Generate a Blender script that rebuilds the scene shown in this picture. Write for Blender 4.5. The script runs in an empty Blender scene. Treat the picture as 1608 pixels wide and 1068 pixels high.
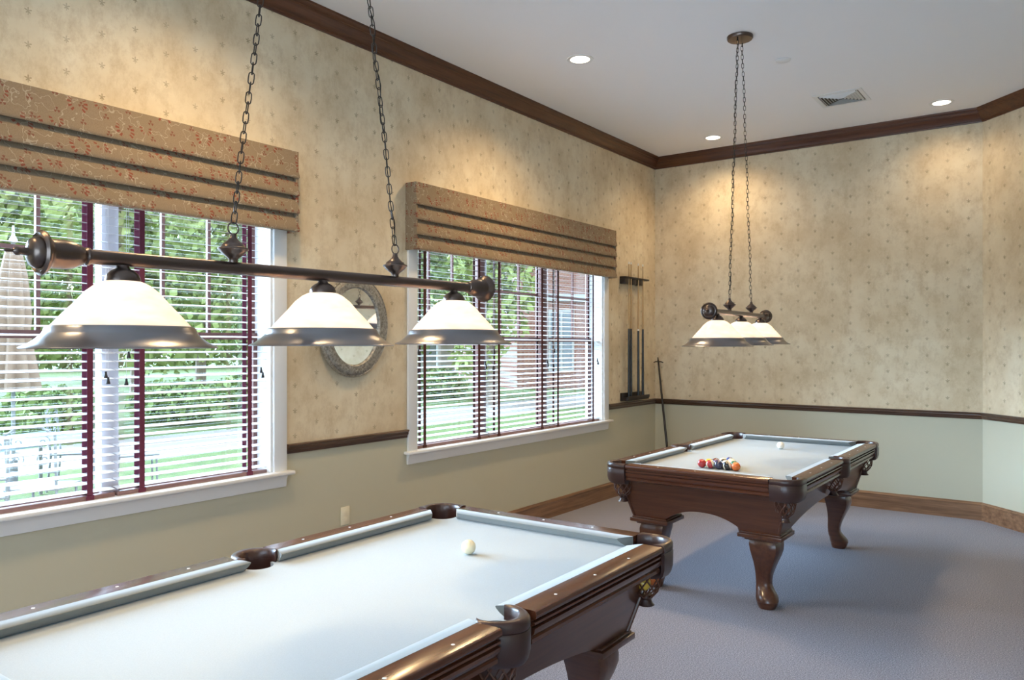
import bpy, bmesh, math, random
from mathutils import Vector, Matrix
random.seed(7)
S = bpy.context.scene
COL = S.collection
PI = math.pi
R = math.radians

# ------------------------------------------------------------------ camera, world, light, exposure
cam_d = bpy.data.cameras.new('camera'); cam = bpy.data.objects.new('camera', cam_d); COL.objects.link(cam)
cam.location = (-8.247, -3.967, 1.595)
cam.rotation_euler = (R(90), 0, 0.6303 - R(90))
cam_d.sensor_width = 36; cam_d.lens = 36 * 1220.9 / 1608; cam_d.shift_y = 0.0053
cam_d.clip_start = 0.05; cam_d.clip_end = 300
S.camera = cam
S.view_settings.view_transform = 'Standard'; S.view_settings.look = 'None'
S.view_settings.gamma = 1; S.view_settings.use_curve_mapping = False
S.view_settings.exposure = 1.0
S.cycles.use_denoising = True
S.cycles.max_bounces = 10; S.cycles.diffuse_bounces = 6; S.cycles.transparent_max_bounces = 16
S.cycles.sample_clamp_indirect = 6; S.cycles.caustics_reflective = False; S.cycles.caustics_refractive = False

w = bpy.data.worlds.new('sky'); S.world = w; w.use_nodes = True
bg = w.node_tree.nodes['Background']; bg.inputs[0].default_value = (0.68, 0.85, 1.0, 1); bg.inputs[1].default_value = 2.2

def light(name, kind, loc, power, color, rot=(0, 0, 0), **kw):
    d = bpy.data.lights.new(name, kind); d.energy = power; d.color = color
    for k, v in kw.items(): setattr(d, k, v)
    o = bpy.data.objects.new(name, d); COL.objects.link(o); o.location = loc; o.rotation_euler = rot
    return o
COOL = (0.54, 0.75, 1.0); WARM = (1.0, 0.68, 0.34)
# hazy daylight falling towards the window wall (comes from +y, 26 degrees up)
light('daylight', 'SUN', (-4, 12, 8), 24, COOL, (-R(90 - 28), 0, R(12)), angle=R(58))
# area lamp added outside the unseen rear window, cool fill for the back wall
light('rear_cool_fill', 'AREA', (-12.55, -4.1, 1.75), 85, COOL, (R(90), 0, R(-90)), shape='RECTANGLE', size=5.6, size_y=2.4)
DL_POWER = 85
BULB_POWER = 3.2

# ------------------------------------------------------------------ materials
def mat(name, color=(.8, .8, .8), rough=.5, metal=0, coat=0, spec=.5, emit=None, estr=0, trans=0):
    m = bpy.data.materials.new(name); m.use_nodes = True
    b = m.node_tree.nodes['Principled BSDF']
    b.inputs['Base Color'].default_value = (*color, 1); b.inputs['Roughness'].default_value = rough
    b.inputs['Metallic'].default_value = metal; b.inputs['Coat Weight'].default_value = coat
    b.inputs['Coat Roughness'].default_value = .12
    b.inputs['Specular IOR Level'].default_value = spec
    b.inputs['Transmission Weight'].default_value = trans
    if emit: b.inputs['Emission Color'].default_value = (*emit, 1); b.inputs['Emission Strength'].default_value = estr
    return m
class NT:
    def __init__(s, m): s.t = m.node_tree; s.b = s.t.nodes['Principled BSDF']
    def n(s, k, **kw):
        x = s.t.nodes.new(k)
        for a, v in kw.items(): setattr(x, a, v)
        return x
    def l(s, a, b): s.t.links.new(a, b)
    def math(s, op, a, b=None, c=None):
        x = s.n('ShaderNodeMath', operation=op)
        for i, v in enumerate((a, b, c)):
            if v is None: continue
            if isinstance(v, (int, float)): x.inputs[i].default_value = v
            else: s.l(v, x.inputs[i])
        return x.outputs[0]
    def mix(s, f, a, b, mode='MIX'):
        x = s.n('ShaderNodeMix', data_type='RGBA', blend_type=mode)
        for i, v in ((0, f), (6, a), (7, b)):
            if isinstance(v, (int, float)): x.inputs[i].default_value = v
            elif isinstance(v, tuple): x.inputs[i].default_value = (*v, 1)
            else: s.l(v, x.inputs[i])
        return x.outputs[2]
    def noise(s, vec, scale, detail=4, rough=.6):
        x = s.n('ShaderNodeTexNoise'); x.inputs['Scale'].default_value = scale
        x.inputs['Detail'].default_value = detail; x.inputs['Roughness'].default_value = rough
        if vec is not None: s.l(vec, x.inputs['Vector'])
        return x.outputs[0]
    def ramp(s, f, stops):
        x = s.n('ShaderNodeValToRGB'); e = x.color_ramp.elements
        while len(e) < len(stops): e.new(.5)
        for i, (p, c) in enumerate(stops):
            e[i].position = p; e[i].color = (*c, 1) if isinstance(c, tuple) else (c, c, c, 1)
        s.l(f, x.inputs[0]); return x.outputs[0]
    def obj(s): return s.n('ShaderNodeTexCoord').outputs['Object']
    def map(s, vec, sc=(1, 1, 1), loc=(0, 0, 0)):
        x = s.n('ShaderNodeMapping'); x.inputs['Scale'].default_value = sc; x.inputs['Location'].default_value = loc
        s.l(vec, x.inputs['Vector']); return x.outputs[0]
    def bump(s, h, strength, dist=.01):
        x = s.n('ShaderNodeBump'); x.inputs['Strength'].default_value = strength; x.inputs['Distance'].default_value = dist
        s.l(h, x.inputs['Height']); s.l(x.outputs[0], s.b.inputs['Normal'])

def wood(name, dark, lite, rough=.3, coat=.4, axis='x', scale=1.0):
    m = mat(name, lite, rough, coat=coat); t = NT(m)
    sc = {'x': (1.2, 22, 22), 'y': (22, 1.2, 22), 'z': (22, 22, 1.2)}[axis]
    v = t.map(t.obj(), tuple(k * scale for k in sc))
    n1 = t.noise(v, 1.6, 5, .65)
    t.l(t.ramp(n1, [(.32, dark), (.68, lite)]), t.b.inputs['Base Color'])
    return m
M = {}
M['crown'] = wood('stained_crown_wood', (.05, .014, .005), (.13, .042, .013), .36, .08)
M['rail'] = wood('stained_rail_wood', (.04, .017, .009), (.105, .048, .024), .32, .4)
M['base'] = wood('oak_baseboard_wood', (.13, .058, .024), (.31, .165, .085), .35, .3)
for k_, nm_, dk_, lt_, r_, c_ in (('crown', 'stained_crown_wood', (.05, .014, .005), (.13, .042, .013), .36, .08), ('rail', 'stained_rail_wood', (.04, .017, .009), (.105, .048, .024), .32, .4), ('base', 'oak_baseboard_wood', (.13, .058, .024), (.31, .165, .085), .35, .3)):
    M[k_ + '_y'] = wood(nm_ + '_across', dk_, lt_, r_, c_, 'y')
M['tabletop_y'] = wood('polished_end_rail_wood', (.068, .020, .010), (.13, .043, .020), .24, .25, 'y')
M['table'] = wood('cherry_table_wood', (.062, .019, .009), (.115, .039, .017), .28, .25)
M['tabletop'] = wood('polished_rail_wood', (.068, .020, .010), (.13, .043, .020), .24, .25)
M['leather'] = mat('brown_leather', (.045, .018, .014), .36, coat=.25)
t = NT(M['leather']); t.bump(t.noise(t.obj(), 180, 3), .25, .002)
M['net'] = mat('leather_net', (.10, .035, .018), .45)
M['sight'] = mat('pearl_sight', (.85, .84, .8), .25)
M['trim_white'] = mat('white_trim_paint', (.78, .78, .77), .35)
M['white_plastic'] = mat('white_plastic', (.75, .75, .74), .4)
M['ceiling'] = mat('ceiling_paint', (.86, .85, .85), .9)
M['sash'] = mat('dark_stained_sash', (.13, .055, .045), .4)
M['jamb_white'] = mat('pale_mullion', (.60, .57, .60), .5)  # paler mullions for one window; the other has dark stained ones
M['slat'] = mat('whitewashed_slat', (.78, .76, .775), .35)
M['slat_rail'] = wood('blind_rail_wood', (.16, .085, .08), (.30, .18, .17), .35, .2)
M['tape_purple'] = mat('maroon_tape', (.135, .022, .05), .85)
M['tape_brown'] = mat('dark_red_brown_tape', (.075, .020, .016), .85)
M['tassel'] = mat('dark_tassel', (.02, .014, .014), .5)
M['bronze'] = mat('oil_rubbed_bronze', (.14, .105, .09), .30, metal=.9)
M['pewter'] = mat('brushed_pewter', (.27, .26, .27), .30, metal=.9)
M['chain'] = mat('dark_bronze_chain', (.045, .035, .03), .4, metal=.6)
M['black'] = mat('black_iron', (.02, .017, .015), .45, metal=.5)
M['black_wood'] = mat('black_stained_wood', (.018, .013, .012), .35)
M['cue_shaft'] = mat('maple_shaft', (.48, .31, .14), .3)
M['cue_butt'] = mat('black_butt', (.014, .014, .016), .25)
M['outlet'] = mat('ivory_plate', (.80, .74, .56), .4)
M['slot'] = mat('slot_shadow', (.10, .09, .07), .6)
M['mirror'] = mat('mirror_silver', (.92, .94, .95), .02, metal=1)
M['lens'] = mat('lamp_lens', (1, 1, 1), .4, emit=(1, .93, .80), estr=7)
M['concrete'] = mat('pale_concrete', (.18, .16, .14), .9)
M['iron_white'] = mat('grey_wrought_iron', (.20, .21, .23), .5)
M['umbrella'] = mat('beige_canvas', (.27, .185, .14), .9)
M['blue_table'] = mat('pale_blue_tabletop', (.16, .26, .33), .5)
M['bark'] = mat('grey_bark', (.22, .17, .13), .9)
M['roof'] = mat('grey_shingle', (.25, .25, .27), .9)
M['siding'] = mat('white_siding', (.42, .41, .40), .8)
M['pane_dark'] = mat('window_glass_dark', (.16, .19, .22), .1)

def mottled(name, a, b, scale, rough=.95, bumps=0, detail=6):
    m = mat(name, a, rough, spec=.25); t = NT(m); v = t.obj()
    n = t.noise(v, scale, detail, .7)
    t.l(t.ramp(n, [(.35, a), (.65, b)]), t.b.inputs['Base Color'])
    if bumps: t.bump(n, bumps, .004)
    return m
# carpet: heathered grey lavender loops
m = mat('heather_carpet', (.2, .2, .22), 1, spec=.05); t = NT(m); v = t.obj()
f1 = t.noise(v, 150, 3, .85); f2 = t.noise(v, 2.2, 3)
c = t.ramp(f1, [(.36, (.15, .15, .185)), (.5, (.29, .29, .345)), (.62, (.50, .50, .57))])
c = t.mix(t.math('MULTIPLY', f2, .22), c, (.33, .30, .31))
t.l(c, t.b.inputs['Base Color']); t.bump(f1, .3, .004); M['carpet'] = m
# table cloth (worsted wool, pale blue grey)
m = mat('pale_billiard_cloth', (.50, .55, .56), .9, spec=.15); t = NT(m); v = t.obj()
t.l(t.ramp(t.noise(v, 320, 2), [(.3, (.385, .435, .465)), (.7, (.43, .48, .51))]), t.b.inputs['Base Color']); M['cloth'] = m
m = mat('shaded_cushion_cloth', (.19, .205, .20), .8, spec=.3); m.node_tree.nodes['Principled BSDF'].inputs['Sheen Weight'].default_value = 1; m.node_tree.nodes['Principled BSDF'].inputs['Sheen Roughness'].default_value = .35; M['cushion'] = m  # bed's cloth with cushion-face shade put into its colour; sheen brightens the tops
M['lawn'] = mottled('lawn_grass', (.055, .085, .022), (.10, .13, .04), 3)
M['leaf'] = mottled('leaf_green', (.19, .25, .07), (.38, .43, .17), 1.5)
M['leaf2'] = mottled('leaf_deep_green', (.12, .19, .06), (.27, .34, .13), 1.5)
for k in ('leaf', 'leaf2'):
    M[k].node_tree.nodes['Principled BSDF'].inputs['Subsurface Weight'].default_value = 0
m = mat('red_brick', (.42, .19, .14), .9); t = NT(m)
bk = t.n('ShaderNodeTexBrick'); bk.inputs['Scale'].default_value = 3.0
bk.inputs['Color1'].default_value = (.28, .11, .075, 1); bk.inputs['Color2'].default_value = (.22, .085, .06, 1); bk.inputs['Mortar'].default_value = (.34, .28, .24, 1)
sx = t.n('ShaderNodeSeparateXYZ'); t.l(t.obj(), sx.inputs[0]); cx = t.n('ShaderNodeCombineXYZ')
t.l(sx.outputs[0], cx.inputs[0]); t.l(sx.outputs[2], cx.inputs[1]); t.l(cx.outputs[0], bk.inputs['Vector'])
t.l(bk.outputs[0], t.b.inputs['Base Color']); M['brick'] = m

# pressed metal of the mirror frame
m = mat('antique_silver_frame', (.33, .31, .28), .45, metal=.75); t = NT(m); v = t.obj()
n = t.noise(v, 60, 3, .7); t.l(t.ramp(n, [(.36, (.24, .22, .19)), (.62, (.50, .47, .41))]), t.b.inputs['Base Color']); t.bump(n, .9, .01); M['frame'] = m

# glass pane: clear with a weak reflection
m = bpy.data.materials.new('window_glass'); m.use_nodes = True; nt = m.node_tree; nt.nodes.clear()
o_ = nt.nodes.new('ShaderNodeOutputMaterial'); mx = nt.nodes.new('ShaderNodeMixShader'); tr = nt.nodes.new('ShaderNodeBsdfTransparent'); gl = nt.nodes.new('ShaderNodeBsdfGlossy')
tr.inputs[0].default_value = (.95, .97, .97, 1); gl.inputs['Roughness'].default_value = .02; mx.inputs[0].default_value = .06
nt.links.new(tr.outputs[0], mx.inputs[1]); nt.links.new(gl.outputs[0], mx.inputs[2]); nt.links.new(mx.outputs[0], o_.inputs[0]); M['glass'] = m

# alabaster lamp glass, bulb light passing through plus emission added for its glow
m = bpy.data.materials.new('alabaster_glass'); m.use_nodes = True; nt = m.node_tree; b = nt.nodes['Principled BSDF']; t = NT(m)
n = t.noise(t.map(t.obj(), (3, 3, 9)), 2.5, 3, .6)
b.inputs['Roughness'].default_value = .25; b.inputs['Emission Color'].default_value = (1, .83, .66, 1); b.inputs['Emission Strength'].default_value = .26
c = t.ramp(n, [(.3, (.84, .73, .66)), (.7, (.95, .91, .90))]); t.l(c, b.inputs['Base Color'])
tl = nt.nodes.new('ShaderNodeBsdfTranslucent'); t.l(c, tl.inputs[0])
mx = nt.nodes.new('ShaderNodeMixShader'); mx.inputs[0].default_value = .5
t.l(b.outputs[0], mx.inputs[1]); t.l(tl.outputs[0], mx.inputs[2]); t.l(mx.outputs[0], nt.nodes['Material Output'].inputs[0])
M['shade'] = m

# wallpaper above the chair rail, paint below it; wall objects have local x along the wall and local z up
m = mat('wallpaper_and_paint', (.6, .5, .35), .9, spec=.2); t = NT(m); v = t.obj()
sp = t.n('ShaderNodeSeparateXYZ'); t.l(v, sp.inputs[0]); X, Z = sp.outputs[0], sp.outputs[2]
CW, CH = .17, .158
colx = t.math('DIVIDE', X, CW); ci = t.math('FLOOR', colx); u = t.math('MULTIPLY', t.math('SUBTRACT', t.math('SUBTRACT', colx, ci), .5), CW)
half = t.math('MULTIPLY', t.math('MODULO', t.math('ABSOLUTE', ci), 2.0), .5)
rowz = t.math('ADD', t.math('DIVIDE', Z, CH), half); ri = t.math('FLOOR', rowz)
vv = t.math('MULTIPLY', t.math('SUBTRACT', t.math('SUBTRACT', rowz, ri), .5), CH)
rr = t.math('SQRT', t.math('ADD', t.math('MULTIPLY', u, u), t.math('MULTIPLY', vv, vv)))
an = t.math('ARCTAN2', u, vv)
pet = t.math('ABSOLUTE', t.math('COSINE', t.math('MULTIPLY', an, 2.5)))
lim = t.math('MULTIPLY_ADD', t.math('POWER', pet, 2.0), .0145, .003)
up = t.math('GREATER_THAN', vv, -.012)
motif = t.math('MULTIPLY', t.math('LESS_THAN', rr, lim), up)
stem = t.math('MULTIPLY', t.math('LESS_THAN', t.math('ABSOLUTE', u), .0018), t.math('MULTIPLY', t.math('LESS_THAN', vv, 0), t.math('GREATER_THAN', vv, -.02)))
motif = t.math('MAXIMUM', motif, stem)
wear = t.noise(v, 9, 3); motif = t.math('MULTIPLY', motif, t.math('MULTIPLY_ADD', wear, 1.3, -.08))
n1 = t.noise(v, 1.7, 6, .62); n2 = t.noise(t.map(v, (1.5, 1, 1)), 5.0, 7, .78)
c1 = t.ramp(n1, [(.33, (.60, .475, .31)), (.5, (.71, .595, .415)), (.68, (.78, .685, .51))])
c2 = t.mix(t.ramp(n2, [(.34, .62), (.53, 0)]), c1, (.50, .37, .22))
c3 = t.mix(t.ramp(n2, [(.58, 0.0), (.8, .35)]), c2, (.76, .70, .58))
paper = t.mix(motif, c3, (.29, .215, .125))
isup = t.math('GREATER_THAN', Z, .95)
c = t.mix(isup, (.525, .50, .38), paper)
t.l(c, t.b.inputs['Base Color']); M['wall'] = m

# valance fabric: tan with rust flower arcs and pale scrolling lines
m = mat('floral_fabric', (.5, .38, .24), .95, spec=.1); t = NT(m); v = t.obj()
sp = t.n('ShaderNodeSeparateXYZ'); t.l(v, sp.inputs[0]); X, Y, Z = sp.outputs
XX = t.math('ADD', X, Y)
def rings(cw, ch, ox, oz, r0, wd, k, cut, openarc=False):
    a = t.math('ADD', t.math('DIVIDE', XX, cw), ox); ai = t.math('FLOOR', a); u = t.math('MULTIPLY', t.math('SUBTRACT', t.math('SUBTRACT', a, ai), .5), cw)
    b = t.math('ADD', t.math('ADD', t.math('DIVIDE', Z, ch), oz), t.math('MULTIPLY', ai, .37)); bi = t.math('FLOOR', b); w_ = t.math('MULTIPLY', t.math('SUBTRACT', t.math('SUBTRACT', b, bi), .5), ch)
    r = t.math('SQRT', t.math('ADD', t.math('MULTIPLY', u, u), t.math('MULTIPLY', w_, w_))); an = t.math('ARCTAN2', u, w_)
    ring = t.math('LESS_THAN', t.math('ABSOLUTE', t.math('SUBTRACT', r, r0)), wd)
    dots = t.math('GREATER_THAN', t.math('COSINE', t.math('MULTIPLY', an, k)), cut)
    if openarc: dots = t.math('MULTIPLY', dots, t.math('MULTIPLY', t.math('LESS_THAN', t.math('COSINE', an), .55), t.math('GREATER_THAN', t.math('ABSOLUTE', t.math('SINE', an)), .38)))
    return t.math('MULTIPLY', ring, dots)
f1 = rings(.22, .20, 0, .2, .038, .0095, 13, -.1, True); f1 = t.math('MAXIMUM', f1, rings(.22, .20, .5, .7, .024, .0075, 9, .0, True)); f2 = rings(.115, .083, .4, .6, .0075, .0065, 3, 0)
wv = t.noise(v, 14, 2, .5); line = t.math('LESS_THAN', t.math('ABSOLUTE', t.math('SUBTRACT', wv, .5)), .008)
base = t.ramp(t.noise(v, 300, 2), [(.3, (.24, .17, .108)), (.7, (.31, .23, .15))])
base = t.mix(t.ramp(t.noise(v, 7, 4), [(.5, 0.0), (.62, .4)]), base, (.26, .195, .12))
c = t.mix(t.math('MULTIPLY', line, .6), base, (.50, .42, .31))
c = t.mix(t.math('MULTIPLY', f2, .8), c, (.20, .065, .04)); c = t.mix(t.math('MULTIPLY', f1, .85), c, (.25, .06, .035))
t.l(c, t.b.inputs['Base Color']); t.bump(t.noise(v, 500, 2), .2, .002); M['fabric'] = m

def ball_mat(name, color, stripe):
    m = mat(name, color, .08, coat=.6)
    if stripe:
        t = NT(m); s_ = t.n('ShaderNodeSeparateXYZ'); t.l(t.obj(), s_.inputs[0])
        band = t.math('LESS_THAN', t.math('ABSOLUTE', s_.outputs[2]), .0155)
        t.l(t.mix(band, (.80, .76, .62), color), t.b.inputs['Base Color'])
    return m

# ------------------------------------------------------------------ mesh helpers
class MB:
    def __init__(s): s.v = []; s.f = []
    def add(s, vs, fs, mtx=None):
        o = len(s.v)
        s.v += [tuple(mtx @ Vector(p)) if mtx else tuple(p) for p in vs]
        s.f += [tuple(i + o for i in f) for f in fs]; return s
    def box(s, x0, y0, z0, x1, y1, z1, mtx=None):
        return s.add([(x0, y0, z0), (x1, y0, z0), (x1, y1, z0), (x0, y1, z0), (x0, y0, z1), (x1, y0, z1), (x1, y1, z1), (x0, y1, z1)],
                     [(0, 3, 2, 1), (4, 5, 6, 7), (0, 1, 5, 4), (1, 2, 6, 5), (2, 3, 7, 6), (3, 0, 4, 7)], mtx)
    def bbox(s, x0, y0, z0, x1, y1, z1, b=.004, mtx=None):      # box with chamfered edges
        vs = []; bm = bmesh.new(); MBt = MB().box(x0, y0, z0, x1, y1, z1)
        bv = [bm.verts.new(p) for p in MBt.v]; [bm.faces.new([bv[i] for i in f]) for f in MBt.f]
        bmesh.ops.bevel(bm, geom=list(bm.edges), offset=b, segments=2, affect='EDGES', profile=.5)
        bm.verts.index_update(); r = s.add([tuple(q.co) for q in bm.verts], [[q.index for q in f.verts] for f in bm.faces], mtx); bm.free(); return r
    def rings(s, rs, closed=True, caps=True, loop=False, mtx=None):
        n = len(rs[0]); vs = [p for r_ in rs for p in r_]; fs = []; m_ = len(rs)
        for i in range(m_ if loop else m_ - 1):
            j = (i + 1) % m_
            for k in range(n if closed else n - 1):
                k2 = (k + 1) % n; fs.append((i * n + k, i * n + k2, j * n + k2, j * n + k))
        if caps and not loop and closed: fs.append(tuple(range(n - 1, -1, -1))); fs.append(tuple((m_ - 1) * n + k for k in range(n)))
        return s.add(vs, fs, mtx)
    def lathe(s, prof, seg=24, mtx=None, caps=True):
        return s.rings([[(r_ * math.cos(2 * PI * k / seg), r_ * math.sin(2 * PI * k / seg), z) for k in range(seg)] for r_, z in prof], True, caps, mtx=mtx)
    def tube(s, pts, rad, seg=8, closed=False, caps=True):
        pts = [Vector(p) for p in pts]; n = len(pts); rs = []; ref = None
        for i, p in enumerate(pts):
            a = pts[(i - 1) % n] if (closed or i) else p; b = pts[(i + 1) % n] if (closed or i < n - 1) else p
            d = (b - a).normalized()
            if ref is None: ref = d.orthogonal().normalized()
            ref = (ref - d * ref.dot(d))
            ref = ref.normalized() if ref.length > 1e-6 else d.orthogonal().normalized()
            q = d.cross(ref); rr = rad[i] if isinstance(rad, (list, tuple)) else rad
            rs.append([tuple(p + (ref * math.cos(2 * PI * k / seg) + q * math.sin(2 * PI * k / seg)) * rr) for k in range(seg)])
        return s.rings(rs, True, caps, loop=closed)
    def sphere(s, c, r, seg=24, nr=14):
        rs = [[(c[0] + r * math.sin(PI * i / nr) * math.cos(2 * PI * k / seg), c[1] + r * math.sin(PI * i / nr) * math.sin(2 * PI * k / seg), c[2] - r * math.cos(PI * i / nr)) for k in range(seg)] for i in range(1, nr)]
        return s.rings(rs)
    def sweep(s, prof, path, closed=False):
        # prof = [(outward, z)], path = xy polyline, outward = to the right of travel; mitred
        path = [Vector((p[0], p[1])) for p in path]; n = len(path); rs = []
        for i, p in enumerate(path):
            d0 = (p - path[i - 1]).normalized() if (i or closed) else None
            d1 = (path[(i + 1) % n] - p).normalized() if (i < n - 1 or closed) else None
            d0 = d0 or d1; d1 = d1 or d0
            n0 = Vector((d0.y, -d0.x)); n1 = Vector((d1.y, -d1.x)); mm = (n0 + n1).normalized(); k = 1 / max(.2, mm.dot(n0))
            rs.append([(p.x + mm.x * k * o, p.y + mm.y * k * o, z) for o, z in prof])
        return s.rings(rs, True, True, loop=closed)
    def build(s, name, m, parent=None, loc=(0, 0, 0), rot=(0, 0, 0), smooth=30, ngonfix=False):
        me = bpy.data.meshes.new(name); me.from_pydata(s.v, [], s.f)
        bm = bmesh.new(); bm.from_mesh(me); bmesh.ops.recalc_face_normals(bm, faces=bm.faces); bm.to_mesh(me); bm.free()
        me.materials.append(m)
        if smooth:
            me.polygons.foreach_set('use_smooth', [True] * len(me.polygons)); me.set_sharp_from_angle(angle=R(smooth))
        o = bpy.data.objects.new(name, me); COL.objects.link(o); o.location = loc; o.rotation_euler = rot
        if parent: o.parent = parent
        return o
def tag(o, label=None, cat=None, group=None, kind=None):
    for k, v in (('label', label), ('category', cat), ('group', group), ('kind', kind)):
        if v: o[k] = v
    return o
def empty(name, loc=(0, 0, 0), rz=0, label=None, cat=None, group=None, kind=None):
    o = bpy.data.objects.new(name, None); COL.objects.link(o); o.location = loc; o.rotation_euler = (0, 0, rz); o.empty_display_size = .1
    return tag(o, label, cat, group, kind)
def copy_tree(o, parent=None):
    c = o.copy(); COL.objects.link(c)
    if parent: c.parent = parent
    for ch in list(o.children): copy_tree(ch, c)
    return c
def struct(o): o['kind'] = 'structure'; return o
def at_axis(origin, axis):
    q = Vector((0, 0, 1)).rotation_difference(Vector(axis)); return Matrix.Translation(origin) @ q.to_matrix().to_4x4()

# ------------------------------------------------------------------ the room
H = 3.75; WY = -3.256
P_ = [(-12, 0), (0, 0), (0, WY), (-1.35, WY - 1.35), (-1.35, -8.2), (-12, -8.2)]
flo = MB().add([(-12.3, -8.5, 0), (.3, -8.5, 0), (.3, .3, 0), (-12.3, .3, 0), (-12.3, -8.5, -.12), (.3, -8.5, -.12), (.3, .3, -.12), (-12.3, .3, -.12)],
               [(0, 1, 2, 3), (7, 6, 5, 4), (0, 4, 5, 1), (1, 5, 6, 2), (2, 6, 7, 3), (3, 7, 4, 0)])
struct(flo.build('floor', M['carpet'], smooth=0))
DL = [(-3.217, -.931), (-.51, -.90), (-.43, -2.98), (-5.92, -.931), (-8.62, -.931)]
DR = .078
bm = bmesh.new(); ed = []
def loop(pts, z):
    vs = [bm.verts.new((x, y, z)) for x, y in pts]; return [bm.edges.new((vs[i], vs[(i + 1) % len(vs)])) for i in range(len(vs))]
ed += loop([(-12.3, -8.5), (.3, -8.5), (.3, .3), (-12.3, .3)], H)
for x, y in DL: ed += loop([(x + DR * math.cos(2 * PI * k / 28), y + DR * math.sin(2 * PI * k / 28)) for k in range(28)], H)
bmesh.ops.triangle_fill(bm, use_beauty=True, edges=ed)
me = bpy.data.meshes.new('ceiling'); bm.to_mesh(me); bm.free(); me.materials.append(M['ceiling'])
ceil = bpy.data.objects.new('ceiling', me); COL.objects.link(ceil); struct(ceil)
so = ceil.modifiers.new('thickness', 'SOLIDIFY'); so.thickness = .10
# ceiling must grow upward only: check face direction
so.offset = 1 if me.polygons[0].normal.z > 0 else -1

W1 = (-8.07, -5.286); W2 = (-4.02, -1.225); WZ = (.80, 2.52)       # window openings in the window wall
def wall(name, x0, y0, x1, y1, openings=(), th=.2):
    """wall from (x0,y0) to (x1,y1); the room is to the right of travel; local x along, local y outward"""
    L = math.hypot(x1 - x0, y1 - y0); b = MB(); cur = 0
    for a, c, z0, z1 in openings:
        b.box(cur, 0, 0, a, th, H); b.box(a, 0, 0, c, th, z0); b.box(a, 0, z1, c, th, H); cur = c
    b.box(cur, 0, 0, L, th, H)
    o = b.build(name, M['wall'], loc=(x0, y0, 0), rot=(0, 0, math.atan2(y1 - y0, x1 - x0)), smooth=0)
    return struct(o)
wall('wall_left', -12, 0, 0, 0, [(W1[0] + 12, W1[1] + 12, *WZ), (W2[0] + 12, W2[1] + 12, *WZ)])
wall('wall_back', 0, 0, 0, WY)
wall('wall_corner', 0, WY, -1.35, WY - 1.35)
wall('wall_side', -1.35, WY - 1.35, -1.35, -8.2)
wall('wall_right', -1.35, -8.2, -12, -8.2)
wall('wall_rear', -12, -8.2, -12, 0, [(1.3, 6.9, .5, 2.95)])

# profiles: (outward into room, z)
crown_p = [(0, H - .121), (.012, H - .121), (.014, H - .108), (.022, H - .104), (.024, H - .096), (.034, H - .080), (.050, H - .060), (.064, H - .048), (.066, H - .040), (.074, H - .036), (.078, H - .022), (.088, H - .014), (.09, H), (0, H)]
rail_p = [(0, .923), (.010, .923), (.014, .930), (.014, .940), (.022, .946), (.026, .956), (.024, .966), (.030, .970), (.034, .976), (.032, .983), (0, .983)]
base_p = [(0, 0), (.016, 0), (.016, .135), (.020, .139), (.020, .147), (.012, .155), (.008, .165), (0, .165)]
def run(name, prof, m, a, b, close_ext=None):
    return struct(MB().sweep(prof, [a, b]).build(name, m, smooth=40))
# mouldings run along each wall, mitred in the corners
seg = {'left': [(-12, 0), (0, 0)], 'back': [(0, 0), (0, WY)], 'corner': [(0, WY), (-1.35, WY - 1.35)], 'side': [(-1.35, WY - 1.35), (-1.35, -8.2)], 'right': [(-1.35, -8.2), (-12, -8.2)], 'rear': [(-12, -8.2), (-12, 0)]}
def mitred(prof, i, gaps=()):
    """one wall's moulding with mitred ends taken from the whole room outline"""
    full = MB(); n = len(P_); pts = []
    a, b = Vector(P_[i]), Vector(P_[(i + 1) % n]); z0 = Vector(P_[i - 1]); z1 = Vector(P_[(i + 2) % n])
    def nrm(p, q): d = (q - p).normalized(); return Vector((d.y, -d.x))
    na, nb, nc = nrm(z0, a), nrm(a, b), nrm(b, z1)
    def ring(p, n0, n1):
        mm = (n0 + n1).normalized(); k = 1 / mm.dot(n0); return [(p.x + mm.x * k * o, p.y + mm.y * k * o, z) for o, z in prof]
    ends = [(ring(a, na, nb))]
    for g0, g1 in gaps:
        for g in (g0, g1): p = a + (b - a).normalized() * g; ends.append([(p.x + nb.x * o, p.y + nb.y * o, z) for o, z in prof])
    ends.append(ring(b, nb, nc))
    for k in range(0, len(ends), 2): full.rings([ends[k], ends[k + 1]])
    return full
nm = ['left', 'back', 'corner', 'side', 'right', 'rear']
for i, k in enumerate(nm):
    ax = '' if k in ('left', 'right') else '_y'
    struct(mitred(crown_p, i).build('trim_%d' % (i + 1), M['crown' + ax], smooth=40))
    g = [(W1[0] - .10 + 12, W1[1] + .10 + 12), (W2[0] - .10 + 12, W2[1] + .10 + 12)] if k == 'left' else ([(1.2, 7.0)] if k == 'rear' else ())
    struct(mitred(rail_p, i, g).build('trim_%d' % (i + 7), M['rail' + ax], smooth=40))
    struct(mitred(base_p, i).build('baseboard_' + k, M['base' + ax], smooth=40))

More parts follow.
